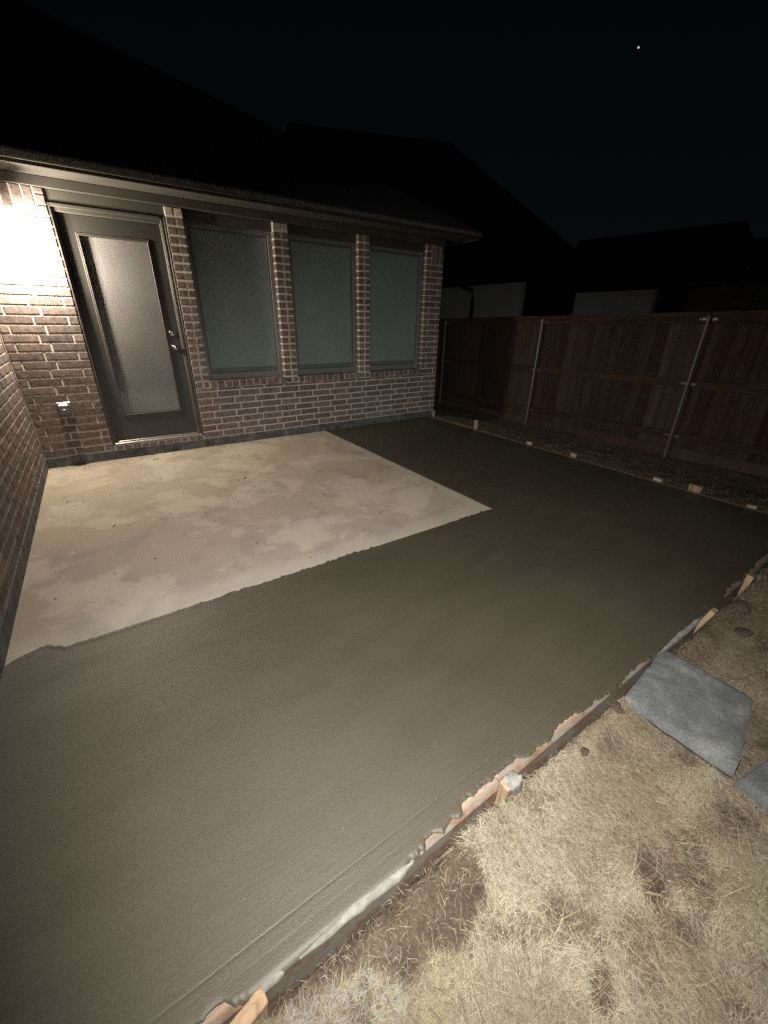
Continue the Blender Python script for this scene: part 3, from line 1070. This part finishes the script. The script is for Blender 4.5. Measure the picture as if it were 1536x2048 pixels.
BT = 0.038
fgrp = 'wooden form boards round the new concrete'
for (a, b, lab) in ((-0.9, 1.44, 'nearest wooden form board, smeared with cement along the dark bare soil'),
                    (1.444, 3.10, 'wooden form board between the cement splashed stake and the grey stone slab'),
                    (3.104, NX + 0.04, 'wooden form board running from beside the stone slab to the far slab corner')):
    m = MB()
    n = int((b - a) / 0.04)
    # a board with a slightly chipped top edge
    xs_ = np.linspace(a, b, n + 1)
    tz = -0.001 + (vnoise(xs_, xs_ * 0, 14, 31, 3) - 0.5) * 0.005
    rows = [[(x, FY, -0.12) for x in xs_], [(x, FY, t - 0.002) for x, t in zip(xs_, tz)], [(x, FY - 0.004, t) for x, t in zip(xs_, tz)],
            [(x, FY - BT + 0.004, t) for x, t in zip(xs_, tz)], [(x, FY - BT, t - 0.004) for x, t in zip(xs_, tz)], [(x, FY - BT, -0.12) for x in xs_]]
    k = n + 1
    for r in rows:
        m.v.extend(r)
    for q in range(5):
        for i in range(n):
            s0 = q * k + i
            m.f.append([s0, s0 + 1, s0 + k + 1, s0 + k])
    m.f.append([q * k for q in range(6)])
    m.f.append([q * k + n for q in range(6)][::-1])
    fb = m.build('form_board', PINE_X)
    tag(fb, lab, 'form board', fgrp)
    # slurry squeezed over the top of the board, ragged outer edge
    xs2 = np.arange(a, b, 0.0035)
    ex = expo(xs2)
    ragn = (vnoise(xs2, xs2 * 0, 8, 41, 5) - 0.5) * 0.046 + (vnoise(xs2, xs2 * 0, 38, 42, 5) - 0.5) * 0.030
    spread = np.clip((1 - ex) * (BT + 0.008) + ragn * (0.35 + 1.2 * np.clip(ex * (1.2 - ex) * 2, 0, 1)), 0.0015, BT + 0.004)
    hgt = 0.0003 + 0.0012 * vnoise(xs2, xs2 * 0, 25, 44, 2)
    rows = [[(x, FY + 0.016, 0.0031) for x in xs2], [(x, FY - s * 0.5, 0.0038 + h) for x, s, h in zip(xs2, spread, hgt)],
            [(x, FY - s + 0.001, 0.0022 + h * 0.6) for x, s, h in zip(xs2, spread, hgt)], [(x, FY - s - 0.001, -0.006) for x, s in zip(xs2, spread)]]
    v, f = [], []
    k = len(xs2)
    for r in rows:
        v.extend(r)
    for q in range(3):
        for i in range(k - 1):
            s0 = q * k + i
            f.append([s0, s0 + k, s0 + k + 1, s0 + 1])
    mk('slurry', v, f, WET, fb, smooth=True)
    # pale dried splash on the outer edge where the boards are covered
    segs = [(0.72, 1.07, 0.010), (0.60, 0.68, 0.006)] if a < 1 else ([(2.5, 3.0, 0.009)] if a < 3 else [])
    for (s0_, s1_, wd) in segs:
        xs3 = np.arange(s0_, s1_, 0.008)
        tt = (xs3 - s0_) / (s1_ - s0_)
        prof = wd * (0.35 + 0.65 * sstep(tt * 3) * sstep((1 - tt) * 5)) * (0.2 + 1.6 * vnoise(xs3, xs3 * 0, 11, 51, 3))
        tap = sstep(tt * 4) * sstep((1 - tt) * 6)
        prof = prof * tap + 0.0005
        r = [[(x, FY - BT - 0.002 + 0.010 * tp * (0.3 + 1.1 * nv_), 0.003 + 0.003 * tp) for x, tp, nv_ in zip(xs3, tap, vnoise(xs3, xs3 * 0, 16, 57, 3))], [(x, FY - BT - 0.003, 0.008 + 0.2 * p_) for x, p_ in zip(xs3, prof)],
             [(x, FY - BT - 0.004 - p_, -0.004) for x, p_ in zip(xs3, prof)], [(x, FY - BT - 0.002 - 0.6 * p_, -0.02) for x, p_ in zip(xs3, prof)]]
        v, f = [], []
        k = len(xs3)
        for q in r:
            v.extend(q)
        for q in range(3):
            for i in range(k - 1):
                z_ = q * k + i
                f.append([z_, z_ + k, z_ + k + 1, z_ + 1])
        mk('dried_cement', v, f, SPLASH, fb, smooth=True)
for (a, b, lab) in ((-2.3, -0.03, 'far side form board between the house corner and the slab middle'),
                    (FY - 0.036, -2.304, 'far side form board along the dark slab nearer the stone end')):
    tag(MB().box(NX + 0.001, NX + 0.037, a, b, -0.14, 0.004, 0.003).build('form_board', PINE_Y), lab, 'form board', fgrp)

sgrp = 'wooden stakes holding the form boards'


def stake(x, y, zt, wx, wy, lab, mat=STAKE, tilt=(0, 0), depth=0.25, rot=0.0, cut=0.0, splat=False):
    bm = bmesh.new()
    vs = []
    for (z, s) in ((-depth, 0.6), (0.0, 1.0)):
        for (sx, sy) in ((-1, -1), (1, -1), (1, 1), (-1, 1)):
            vs.append(bm.verts.new((sx * wx / 2 * s, sy * wy / 2 * s, z + (cut * sx if z == 0 else 0) + (random.uniform(-.003, .003) if z == 0 else 0))))
    for q in ((3, 2, 1, 0), (4, 5, 6, 7), (0, 1, 5, 4), (1, 2, 6, 5), (2, 3, 7, 6), (3, 0, 4, 7)):
        bm.faces.new([vs[i] for i in q])
    bmesh.ops.bevel(bm, geom=list(bm.edges), offset=0.003, segments=1, affect='EDGES')
    m_ = MB()
    m_.add(bm, Matrix.Rotation(rot, 4, 'Z') @ Matrix.Rotation(tilt[0], 4, 'X') @ Matrix.Rotation(tilt[1], 4, 'Y'))
    o = mk('wooden_stake', m_.v, m_.f, mat, None, (x, y, zt))
    tag(o, lab, 'stake', sgrp)
    if splat:
        bm = bmesh.new()
        bmesh.ops.create_cube(bm, size=1.0)
        bmesh.ops.subdivide_edges(bm, edges=list(bm.edges), cuts=7, use_grid_fill=True)
        for v in bm.verts:
            c_ = v.co.copy()
            q_ = Vector((round(c_.x * 2, 3), round(c_.y * 2, 3), round(c_.z * 2, 3)))
            rad = q_.length
            box_ = q_ * (1 - 0.16 * max(0.0, rad - 1.0))
            nn = float(vnoise(c_.x * 1.7 + c_.z * 0.8, c_.y * 1.7 - c_.z * 1.1, 2.4, 61, 4)) - 0.5
            taper = 1.0 - 0.42 * (0.5 - c_.z) - 0.25 * (0.5 - c_.z) * (c_.x < 0)
            v.co = Vector((box_.x * wx * 0.52 * taper * (1 + 0.45 * nn) + wx * 0.22 * (0.5 - c_.z), box_.y * wy * 0.66 * (1 + 0.5 * nn) - 0.002, box_.z * 0.042 * (1 + 0.35 * nn) - 0.036))
        m_ = MB()
        m_.add(bm)
        mk('dried_cement', m_.v, m_.f, SPLASH, o, (0.006, 0, 0.006), smooth=True)
    return o


stake(0.590, FY - BT - 0.020, 0.004, 0.085, 0.036, 'wedge topped stake nearest the camera, half wet and half bright pine', cut=0.012, rot=0.15)
stake(1.452, FY - BT - 0.018, 0.040, 0.066, 0.036, 'stake coated in pale grey cement at the middle of the near form', splat=True, tilt=(0.05, 0.05))
stake(3.02, FY - BT - 0.034, 0.055, 0.062, 0.026, 'clean orange pine stake just beyond the grey stone slab', tilt=(0.25, 0.1))
stake(3.66, FY - BT - 0.016, 0.030, 0.085, 0.034, 'pine stake by the far end of the near form at the picture edge', tilt=(0.1, 0.2))
stake(4.30, FY - BT - 0.018, 0.05, 0.06, 0.034, 'last pine stake at the outer corner of the new slab')
BX = NX + 0.058
for (x, y, zt, wx, wy, lab, mt) in (
        (5.02, -0.06, 0.10, 0.025, 0.04, 'short pale stake at the base of the house corner', STAKEW),
        (BX, -1.02, 0.13, 0.036, 0.055, 'tall thin pale stake standing up past the house corner', STAKEW),
        (BX, -1.96, 0.035, 0.036, 0.075, 'white topped low stake in front of the first fence post', STAKEW),
        (BX, -2.58, 0.045, 0.036, 0.075, 'dull brown low stake between the two fence posts', STAKE),
        (BX, -3.50, 0.030, 0.036, 0.085, 'low pale stake in front of the fence post nearer the picture edge', STAKEW),
        (BX, -3.82, 0.06, 0.036, 0.11, 'wide square topped stake, broadest along the far side of the new slab', STAKE),
        (BX, -4.25, 0.025, 0.036, 0.07, 'low grey stake near the outer slab corner by the fence', STAKEW)):
    stake(x, y, zt, wx, wy, lab, mt)

# ------------------------------------------------------------------ grey stone slab and its broken neighbour
def slab_stone(name, corners, ztop, thick, seed, lab, cat, tilt=0.0, chip=None):
    """corners anticlockwise; an uneven, worn slab"""
    n = 34
    cs = [Vector((c[0], c[1], 0)) for c in corners]
    cen = sum(cs, Vector()) / 4
    v, f = [], []
    for j in range(n + 1):
        for i in range(n + 1):
            s, t = i / n, j / n
            p = (cs[0] * (1 - s) + cs[1] * s) * (1 - t) + (cs[3] * (1 - s) + cs[2] * s) * t
            e = min(s, t, 1 - s, 1 - t)
            # round the corners and roughen the outline
            d = p - cen
            cr = max(abs(s - .5), abs(t - .5)) * 2
            rc = (abs(s - .5) * 2) ** 6 * (abs(t - .5) * 2) ** 6
            rough = (float(vnoise(p.x, p.y, 16, seed, 4)) - .5) * 0.055 * (cr ** 6)
            p = p - d * (0.025 * rc + rough)
            z = ztop + (float(vnoise(p.x, p.y, 9, seed + 3, 4)) - .5) * 0.008 + tilt * (s - 0.5)
            if e < 0.03:
                z -= thick * 0.12 * (1 - e / 0.03)
            if t < 0.07:
                z -= thick * 0.35 * (1 - t / 0.07)
            if chip and (p - Vector((chip[0], chip[1], 0))).length < chip[2]:
                z -= thick * 0.8 * sstep(1.6 * (1 - (p - Vector((chip[0], chip[1], 0))).length / chip[2]))
            v.append((p.x, p.y, float(z)))
    for j in range(n):
        for i in range(n):
            q = j * (n + 1) + i
            f.append((q, q + 1, q + n + 2, q + n + 1))
    ring = [i for i in range(n + 1)] + [j * (n + 1) + n for j in range(1, n + 1)] + [n * (n + 1) + i for i in range(n - 1, -1, -1)] + [j * (n + 1) for j in range(n - 1, 0, -1)]
    L = len(ring)
    k0 = len(v)
    prev = None
    for (ins, dz) in ((0.0, 0.0), (-0.022, -0.5), (0.02, -1.0)):
        k1 = len(v)
        for r in ring:
            jn = (float(vnoise(v[r][0] * 1.0, v[r][1] + dz, 22, seed + 9, 3)) - 0.5) * 0.05 * (dz == -0.5)
            v.append((v[r][0] + (cen.x - v[r][0]) * (ins + jn), v[r][1] + (cen.y - v[r][1]) * (ins + jn), (v[r][2] if dz == 0 else ztop + dz * thick)))
        if prev is not None:
            for a in range(L):
                b = (a + 1) % L
                f.append((prev + a, k1 + a, k1 + b, prev + b))
        prev = k1
    f.append(tuple(prev + a for a in range(L))[::-1])
    o = mk(name, v, f, STONE, smooth=True)
    return tag(o, lab, cat)


slab_stone('stone_slab', [(2.150, -4.660), (2.155, -5.045), (2.600, -4.965), (2.602, -4.615)], -0.008, 0.045, 71,
           'flat rectangular grey stone slab lying on the dry grass beside the form', 'stone slab', tilt=0.008)
slab_stone('broken_stone', [(2.135, -5.053), (2.13, -5.25), (2.45, -5.22), (2.37, -5.095)], -0.006, 0.05, 75,
           'broken grey stone piece cut off by the right picture edge', 'stone', tilt=0.01)

# clods of dark soil pushed up along the form
for q, (x, y, r, lab) in enumerate(((2.085, -4.668, 0.024, 'dark soil clod touching the form beside the left corner of the stone slab'),
                                    (1.80, -4.70, 0.016, 'small dark soil clod lying alone on the straw by the near form'),
                                    (3.35, -4.70, 0.045, 'dark soil clod behind the clean orange stake'),
                                    (3.12, -4.78, 0.035, 'dark soil lump on the grass right of the orange stake'))):
    bm = bmesh.new()
    bmesh.ops.create_icosphere(bm, subdivisions=3, radius=r)
    for v in bm.verts:
        v.co *= 1 + 0.9 * (float(vnoise(v.co.x * 1.3 + v.co.z + q, v.co.y + v.co.z, 1.6 / r * 0.5, 80 + q, 3)) - 0.5)
        v.co.z *= 0.6
    m_ = MB()
    m_.add(bm)
    o = mk('soil_clod', m_.v, m_.f, SOIL, None, (x, y, float(gh(x, y)) + r * 0.2), smooth=True)
    tag(o, lab, 'clod', 'soil clods along the form')

# ------------------------------------------------------------------ fence
FX = 6.83
fence = thing('wooden_fence', (FX, -0.5, -0.3), 'reddish brown cedar board fence on steel posts beyond the new slab', 'fence')
zf = lambda z, y: z + 0.018 * (-y - 0.5)
y = 4.2
pc = {}
while y > -7.0:
    wd = 0.139 + random.uniform(-0.003, 0.003)
    m = MB()
    zt = zf(1.475, y) + random.uniform(-0.006, 0.006)
    x0 = FX + 0.082 + random.uniform(0, 0.005)
    m.box(x0, x0 + 0.016, y - wd, y, zf(-0.16, y), zt, 0.002)
    m.build('picket', PICKET, fence)
    y -= wd + random.uniform(0.0015, 0.006)
posts = [4.17, 1.84, -0.50, -2.82, -5.14]
for zc, hh, nm in ((1.435, 0.105, 'rail'), (0.69, 0.089, 'rail'), (0.02, 0.089, 'rail'), (-0.20, 0.14, 'kickboard')):
    for a, b in zip(posts[:-1], posts[1:]):
        m = MB()
        x0, x1 = (FX + 0.040, FX + 0.078) if nm == 'rail' else (FX + 0.055, FX + 0.074)
        if nm == 'rail' and zc > 1.3:
            x0 -= 0.01
        bm = bmesh.new()
        vs = []
        for yy in (a - 0.003, b + 0.003):
            z = zf(zc, yy)
            vs += [bm.verts.new(p) for p in ((x0, yy, z - hh / 2), (x1, yy, z - hh / 2), (x1, yy, z + hh / 2), (x0, yy, z + hh / 2))]
        for q in ((0, 1, 2, 3), (7, 6, 5, 4), (0, 4, 5, 1), (1, 5, 6, 2), (2, 6, 7, 3), (3, 7, 4, 0)):
            bm.faces.new([vs[i] for i in q])
        bmesh.ops.bevel(bm, geom=list(bm.edges), offset=0.003, segments=1, affect='EDGES')
        m.add(bm)
        m.build(nm, RAIL if nm == 'rail' else PICKET, fence)
for a, b in zip(posts[:-1], posts[1:]):
    m = MB()
    bm = bmesh.new()
    vs = []
    for yy in (a - 0.002, b + 0.002):
        z = zf(1.498, yy)
        vs += [bm.verts.new(p) for p in ((FX + 0.022, yy, z - 0.019), (FX + 0.13, yy, z - 0.019), (FX + 0.13, yy, z + 0.019), (FX + 0.022, yy, z + 0.019))]
    for q in ((0, 1, 2, 3), (7, 6, 5, 4), (0, 4, 5, 1), (1, 5, 6, 2), (2, 6, 7, 3), (3, 7, 4, 0)):
        bm.faces.new([vs[i] for i in q])
    bmesh.ops.bevel(bm, geom=list(bm.edges), offset=0.004, segments=1, affect='EDGES')
    m.add(bm)
    m.build('cap_board', RAIL, fence)
for py in posts:
    m = MB()
    m.tube([(FX + 0.005, py, -0.6), (FX + 0.005, py, zf(1.47, py)), (FX + 0.005, py, zf(1.478, py))], [0.022, 0.022, 0.016], 14)
    po = m.build('post', GALV, fence, smooth=False)
    for zc in (1.435, 0.69, 0.02):
        m = MB()
        z = zf(zc, py)
        m.tube([(FX + 0.005, py, z - 0.022), (FX + 0.005, py, z + 0.022)], 0.0245, 14)
        for s in (-1, 1):
            m.box(FX + 0.024, FX + 0.031, py + s * 0.066 - 0.034, py + s * 0.066 + 0.034, z - 0.016, z + 0.016, 0.002)
            m.tube([(FX + 0.024, py + s * 0.085, z), (FX + 0.014, py + s * 0.085, z), (FX + 0.010, py + s * 0.085, z)], [0.015, 0.014, 0.007], 10)
        m.build('bracket', GALV, po)

# ------------------------------------------------------------------ houses beyond
def hip(mb, x0, x1, y0, y1, ze, zr_, inset):
    """hip roof over the rectangle; the ridge runs along y"""
    xm = (x0 + x1) / 2
    n = len(mb.v)
    mb.v += [(x0, y0, ze), (x1, y0, ze), (x1, y1, ze), (x0, y1, ze), (xm, y0 + inset, zr_), (xm, y1 - inset, zr_)]
    mb.f += [[n, n + 1, n + 4], [n + 1, n + 2, n + 5, n + 4], [n + 2, n + 3, n + 5], [n + 3, n, n + 4, n + 5], [n + 3, n + 2, n + 1, n]]


nh = thing('neighbour_house', (13, 8, -0.35), 'pale walled house with a dark hip roof and downpipe behind the left of the fence', 'house')
m = MB()
m.box(12.6, 12.8, 4.75, 20, -0.35, 2.62)
m.build('wall', NWALL, nh)
m = MB()
m.box(12.805, 16.4, 4.75, 20, -0.35, 2.60)
m.build('wall_side', NDARK, nh)
m = MB()
m.v = [(12.1, 4.3, 2.62), (17.0, 3.9, 2.62), (17.0, 33, 2.62), (12.1, 33, 2.62), (14.5, 10.9, 7.96), (14.5, 27.0, 13.0)]
m.f = [[0, 1, 4], [1, 2, 5, 4], [2, 3, 5], [3, 0, 4, 5], [3, 2, 1, 0]]
m.build('roof', NSHINGLE, nh)
m = MB()
m.tube([(12.2, 7.2, 2.60), (12.32, 7.05, 2.56), (12.5, 6.85, 2.45), (12.52, 6.82, 2.2), (12.52, 6.82, 0)], 0.07, 8)
m.build('downpipe', DARK, nh)
nb = thing('neighbour_house', (13.5, 2, -0.35), 'low dark roofed house with a dim pale wall behind the middle of the fence', 'house')
m = MB()
m.box(13.4, 13.6, 1.0, 3.3, -0.35, 2.30)
m.build('wall', NWALL, nb)
m = MB()
m.box(13.61, 22, -9.0, 3.3, -0.35, 2.28)
m.build('wall_side', NDARK, nb)
m = MB()
m.v = [(12.9, 3.6, 2.28), (12.9, 0.2, 2.28), (16, 0.36, 4.0), (16, 5.3, 4.12), (20, 5.3, 2.28), (20, 0.2, 2.28)]
m.f = [[0, 1, 2, 3], [2, 5, 4, 3], [1, 5, 2], [4, 0, 3], [0, 4, 5, 1]]
n_ = len(m.v)
m.v += [(12.9, 0.195, 2.28), (12.9, -12, 2.28), (16, -12, 3.3), (16, 0.195, 3.55), (20, 0.195, 2.28), (20, -12, 2.28)]
m.f += [[n_ + i for i in q] for q in ([0, 1, 2, 3], [3, 2, 5, 4], [1, 5, 2], [4, 0, 3], [0, 4, 5, 1])]
m.build('roof', NSHINGLE, nb)

# one star
d = (F_ + R_ * ((1277 - 768) / F_PX) + U_ * ((1024 - 95) / F_PX))
sp = Vector(CAM_POS) + d * 500
STAR = Mat('star_glow')
STAR.b.inputs['Emission Color'].default_value = (0.9, 0.95, 1.0, 1)
STAR.b.inputs['Emission Strength'].default_value = 0.9
bm = bmesh.new()
bmesh.ops.create_icosphere(bm, subdivisions=2, radius=0.95)
m = MB()
m.add(bm)
tag(mk('star', m.v, m.f, STAR, None, sp), 'single bright white star in the black night sky', 'star')

# ------------------------------------------------------------------ dry grass
def grass(name, pts, lmin, lmax, wdt, seed, lay, tintf):
    r = np.random.default_rng(seed)
    n = len(pts)
    L = r.uniform(lmin, lmax, n) * (0.6 + 0.8 * r.random(n))
    base_az = vnoise(pts[:, 0], pts[:, 1], 3.5, 91, 2) * 12
    az = base_az + r.normal(0, 0.9, n)
    el = np.clip(r.normal(lay, 0.33, n), 0.02, 1.45)     # elevation of the blade
    curl = r.normal(0, 0.35, n)
    droop = r.uniform(0.1, 0.9, n)
    w_ = wdt * (0.6 + 0.8 * r.random(n))
    K = 4
    V_ = np.zeros((n, 2 * K, 3))
    pos = np.stack([pts[:, 0], pts[:, 1], gh(pts[:, 0], pts[:, 1]) - 0.002], 1)
    rollv = r.uniform(-0.6, 0.6, n)
    for k in range(K):
        t = k / (K - 1)
        a = az + curl * t
        e = el - droop * t * 1.1
        dr = np.stack([np.cos(e) * np.cos(a), np.cos(e) * np.sin(a), np.sin(e)], 1)
        if k:
            pos = pos + dr * (L / (K - 1))[:, None]
            gz = gh(pos[:, 0], pos[:, 1]) + 0.001 + 0.004 * r.random(n)
            pos[:, 2] = np.maximum(pos[:, 2], gz)
        side = np.stack([-np.sin(a), np.cos(a), rollv], 1)
        side /= np.linalg.norm(side, axis=1)[:, None]
        ww = w_ * (1 - 0.75 * t) / 2
        V_[:, 2 * k] = pos - side * ww[:, None]
        V_[:, 2 * k + 1] = pos + side * ww[:, None]
    tint = tintf(pts[:, 0], pts[:, 1], r)
    vv = V_.reshape(-1, 3)
    bse = (np.arange(n) * 2 * K)[:, None, None]
    q = np.array([[2 * k, 2 * k + 1, 2 * k + 3, 2 * k + 2] for k in range(K - 1)])[None]
    ff = (bse + q).reshape(-1, 4)
    me = bpy.data.meshes.new(name)
    me.vertices.add(len(vv))
    me.vertices.foreach_set('co', vv.ravel())
    me.loops.add(ff.size)
    me.loops.foreach_set('vertex_index', ff.ravel().astype(np.int32))
    me.polygons.add(len(ff))
    me.polygons.foreach_set('loop_start', (np.arange(len(ff)) * 4).astype(np.int32))
    me.polygons.foreach_set('loop_total', np.full(len(ff), 4, np.int32))
    a = me.attributes.new('tint', 'FLOAT', 'POINT')
    a.data.foreach_set('value', np.repeat(tint, 2 * K).astype(np.float32))
    me.update(calc_edges=True)
    me.materials.append(BLADE.m)
    o = link(name, me, kind='stuff')
    return o


def tint_front(x, y, r):
    n = vnoise(x, y, 2.2, 111, 3)
    n2_ = vnoise(x, y, 7, 112, 3)
    t = np.clip(0.52 + (n - 0.5) * 0.7 + (n2_ - 0.5) * 0.38 + r.normal(0, 0.13, len(x)), 0.02, 0.76)
    # darker, browner away from the trampled middle
    t = np.where(r.random(len(x)) < 0.16, r.uniform(0, 0.25, len(x)), t)
    t = t - 0.10 * sstep((x - 1.9) / 1.3)
    t = np.clip(t, 0, 1)
    grn = vnoise(x, y, 4.5, 115, 3)
    t = np.where((grn > 0.62) & (r.random(len(x)) < 0.22), r.uniform(0.90, 0.98, len(x)), t)
    g = ell(x, y, 0.78, -4.74, 0.15, 0.11) + (vnoise(x, y, 12, 117, 3) - 0.5)
    t = np.where((g < 1.1) & (r.random(len(x)) < 0.5), r.uniform(0.80, 0.89, len(x)), t)
    return t


def scatter(n, x0, x1, y0, y1, seed):
    r = np.random.default_rng(seed)
    return np.stack([r.uniform(x0, x1, n), r.uniform(y0, y1, n)], 1), r


# near turf, thick
p, r = scatter(330000, 0.1, 3.6, -5.75, FY - BT - 0.004, 201)
dist = np.hypot(p[:, 0] - 1.2, p[:, 1] + 4.9)
keep = r.random(len(p)) < np.clip(1.15 - dist * 0.28, 0.35, 1) * (1 - 0.93 * bare(p[:, 0], p[:, 1]))
in_stone = (p[:, 0] > 2.162) & (p[:, 0] < 2.590) & (p[:, 1] < -4.635) & (p[:, 1] > -5.22)
p = p[keep & ~in_stone]
grass('grass', p, 0.011, 0.032, 0.0013, 301, 0.28, tint_front)
# longer loose stalks on top
p, r = scatter(14000, 0.1, 3.0, -5.6, FY - BT - 0.02, 202)
keep = r.random(len(p)) < (1 - 0.95 * bare(p[:, 0], p[:, 1])) * np.clip(0.12 + 1.3 * sstep((-4.72 - p[:, 1] + 0.18 * (0.9 - p[:, 0])) / 0.25), 0, 1) * np.where(p[:, 0] > 2.0, 0.35, 1) * (0.25 + 1.1 * sstep((vnoise(p[:, 0], p[:, 1], 6, 121, 3) - 0.35) * 4))
in_stone = (p[:, 0] > 2.10) & (p[:, 0] < 2.63) & (p[:, 1] < -4.59) & (p[:, 1] > -5.26)
p = p[keep & ~in_stone]
grass('grass', p, 0.03, 0.085, 0.0017, 302, 0.5, tint_front)
# the far strips: beside the form to the right and along the fence
p, r = scatter(60000, 3.4, 7.2, -6.2, FY - BT - 0.004, 203)
grass('grass', p, 0.02, 0.05, 0.003, 303, 0.5, lambda x, y, r: np.clip(r.normal(0.36, 0.17, len(x)), 0, 0.7))
p, r = scatter(30000, NX + 0.05, FX + 0.2, FY - BT, 2.2, 204)
keep = r.random(len(p)) < 0.35 + 0.65 * vnoise(p[:, 0], p[:, 1], 3, 205, 3)
grass('grass', p[keep], 0.012, 0.030, 0.003, 304, 0.18, lambda x, y, r: np.clip(r.normal(0.66, 0.13, len(x)), 0, 0.76))

# crumbs, leaf bits and drips left on the old slab
r = np.random.default_rng(401)
v, f = [], []
for _ in range(150):
    x, y = r.uniform(0.05, OX - 0.05), r.uniform(OY + 0.05, -0.03)
    if r.random() < 0.4:
        y = -abs(r.normal(0, 0.10)) - 0.01
    s = r.uniform(0.002, 0.006)
    el_ = 1 + 3 * (r.random() < 0.15)
    a = r.uniform(0, 6.28)
    n = len(v)
    ca, sa = math.cos(a), math.sin(a)
    for (dx, dy, dz) in ((-1, -1, 0), (1, -1, 0), (1, 1, 0), (-1, 1, 0), (0, 0, 1.1)):
        v.append((x + (dx * ca * el_ - dy * sa) * s, y + (dx * sa * el_ + dy * ca) * s, 0.0004 + dz * s))
    f += [(n, n + 1, n + 4), (n + 1, n + 2, n + 4), (n + 2, n + 3, n + 4), (n + 3, n, n + 4)]
mk('debris', v, f, SOIL, kind='stuff')
# a few single twigs
for q, (x, y, l_, a, lab) in enumerate(((0.95, -0.22, 0.07, 0.2, 'thin dry twig on the old slab in front of the door'),
                                        (1.75, -0.55, 0.03, 1.1, 'short dark twig on the old slab below the first window'))):
    m = MB()
    m.tube([(-l_ / 2, 0, 0.003), (-l_ / 6, 0.004, 0.006), (l_ / 5, 0.001, 0.005), (l_ / 2, -0.004, 0.003)], [0.002, 0.003, 0.0025, 0.001], 6)
    o = mk('twig', m.v, m.f, SOIL, None, (x, y, 0.001))
    o.rotation_euler.z = a
    tag(o, lab, 'twig')
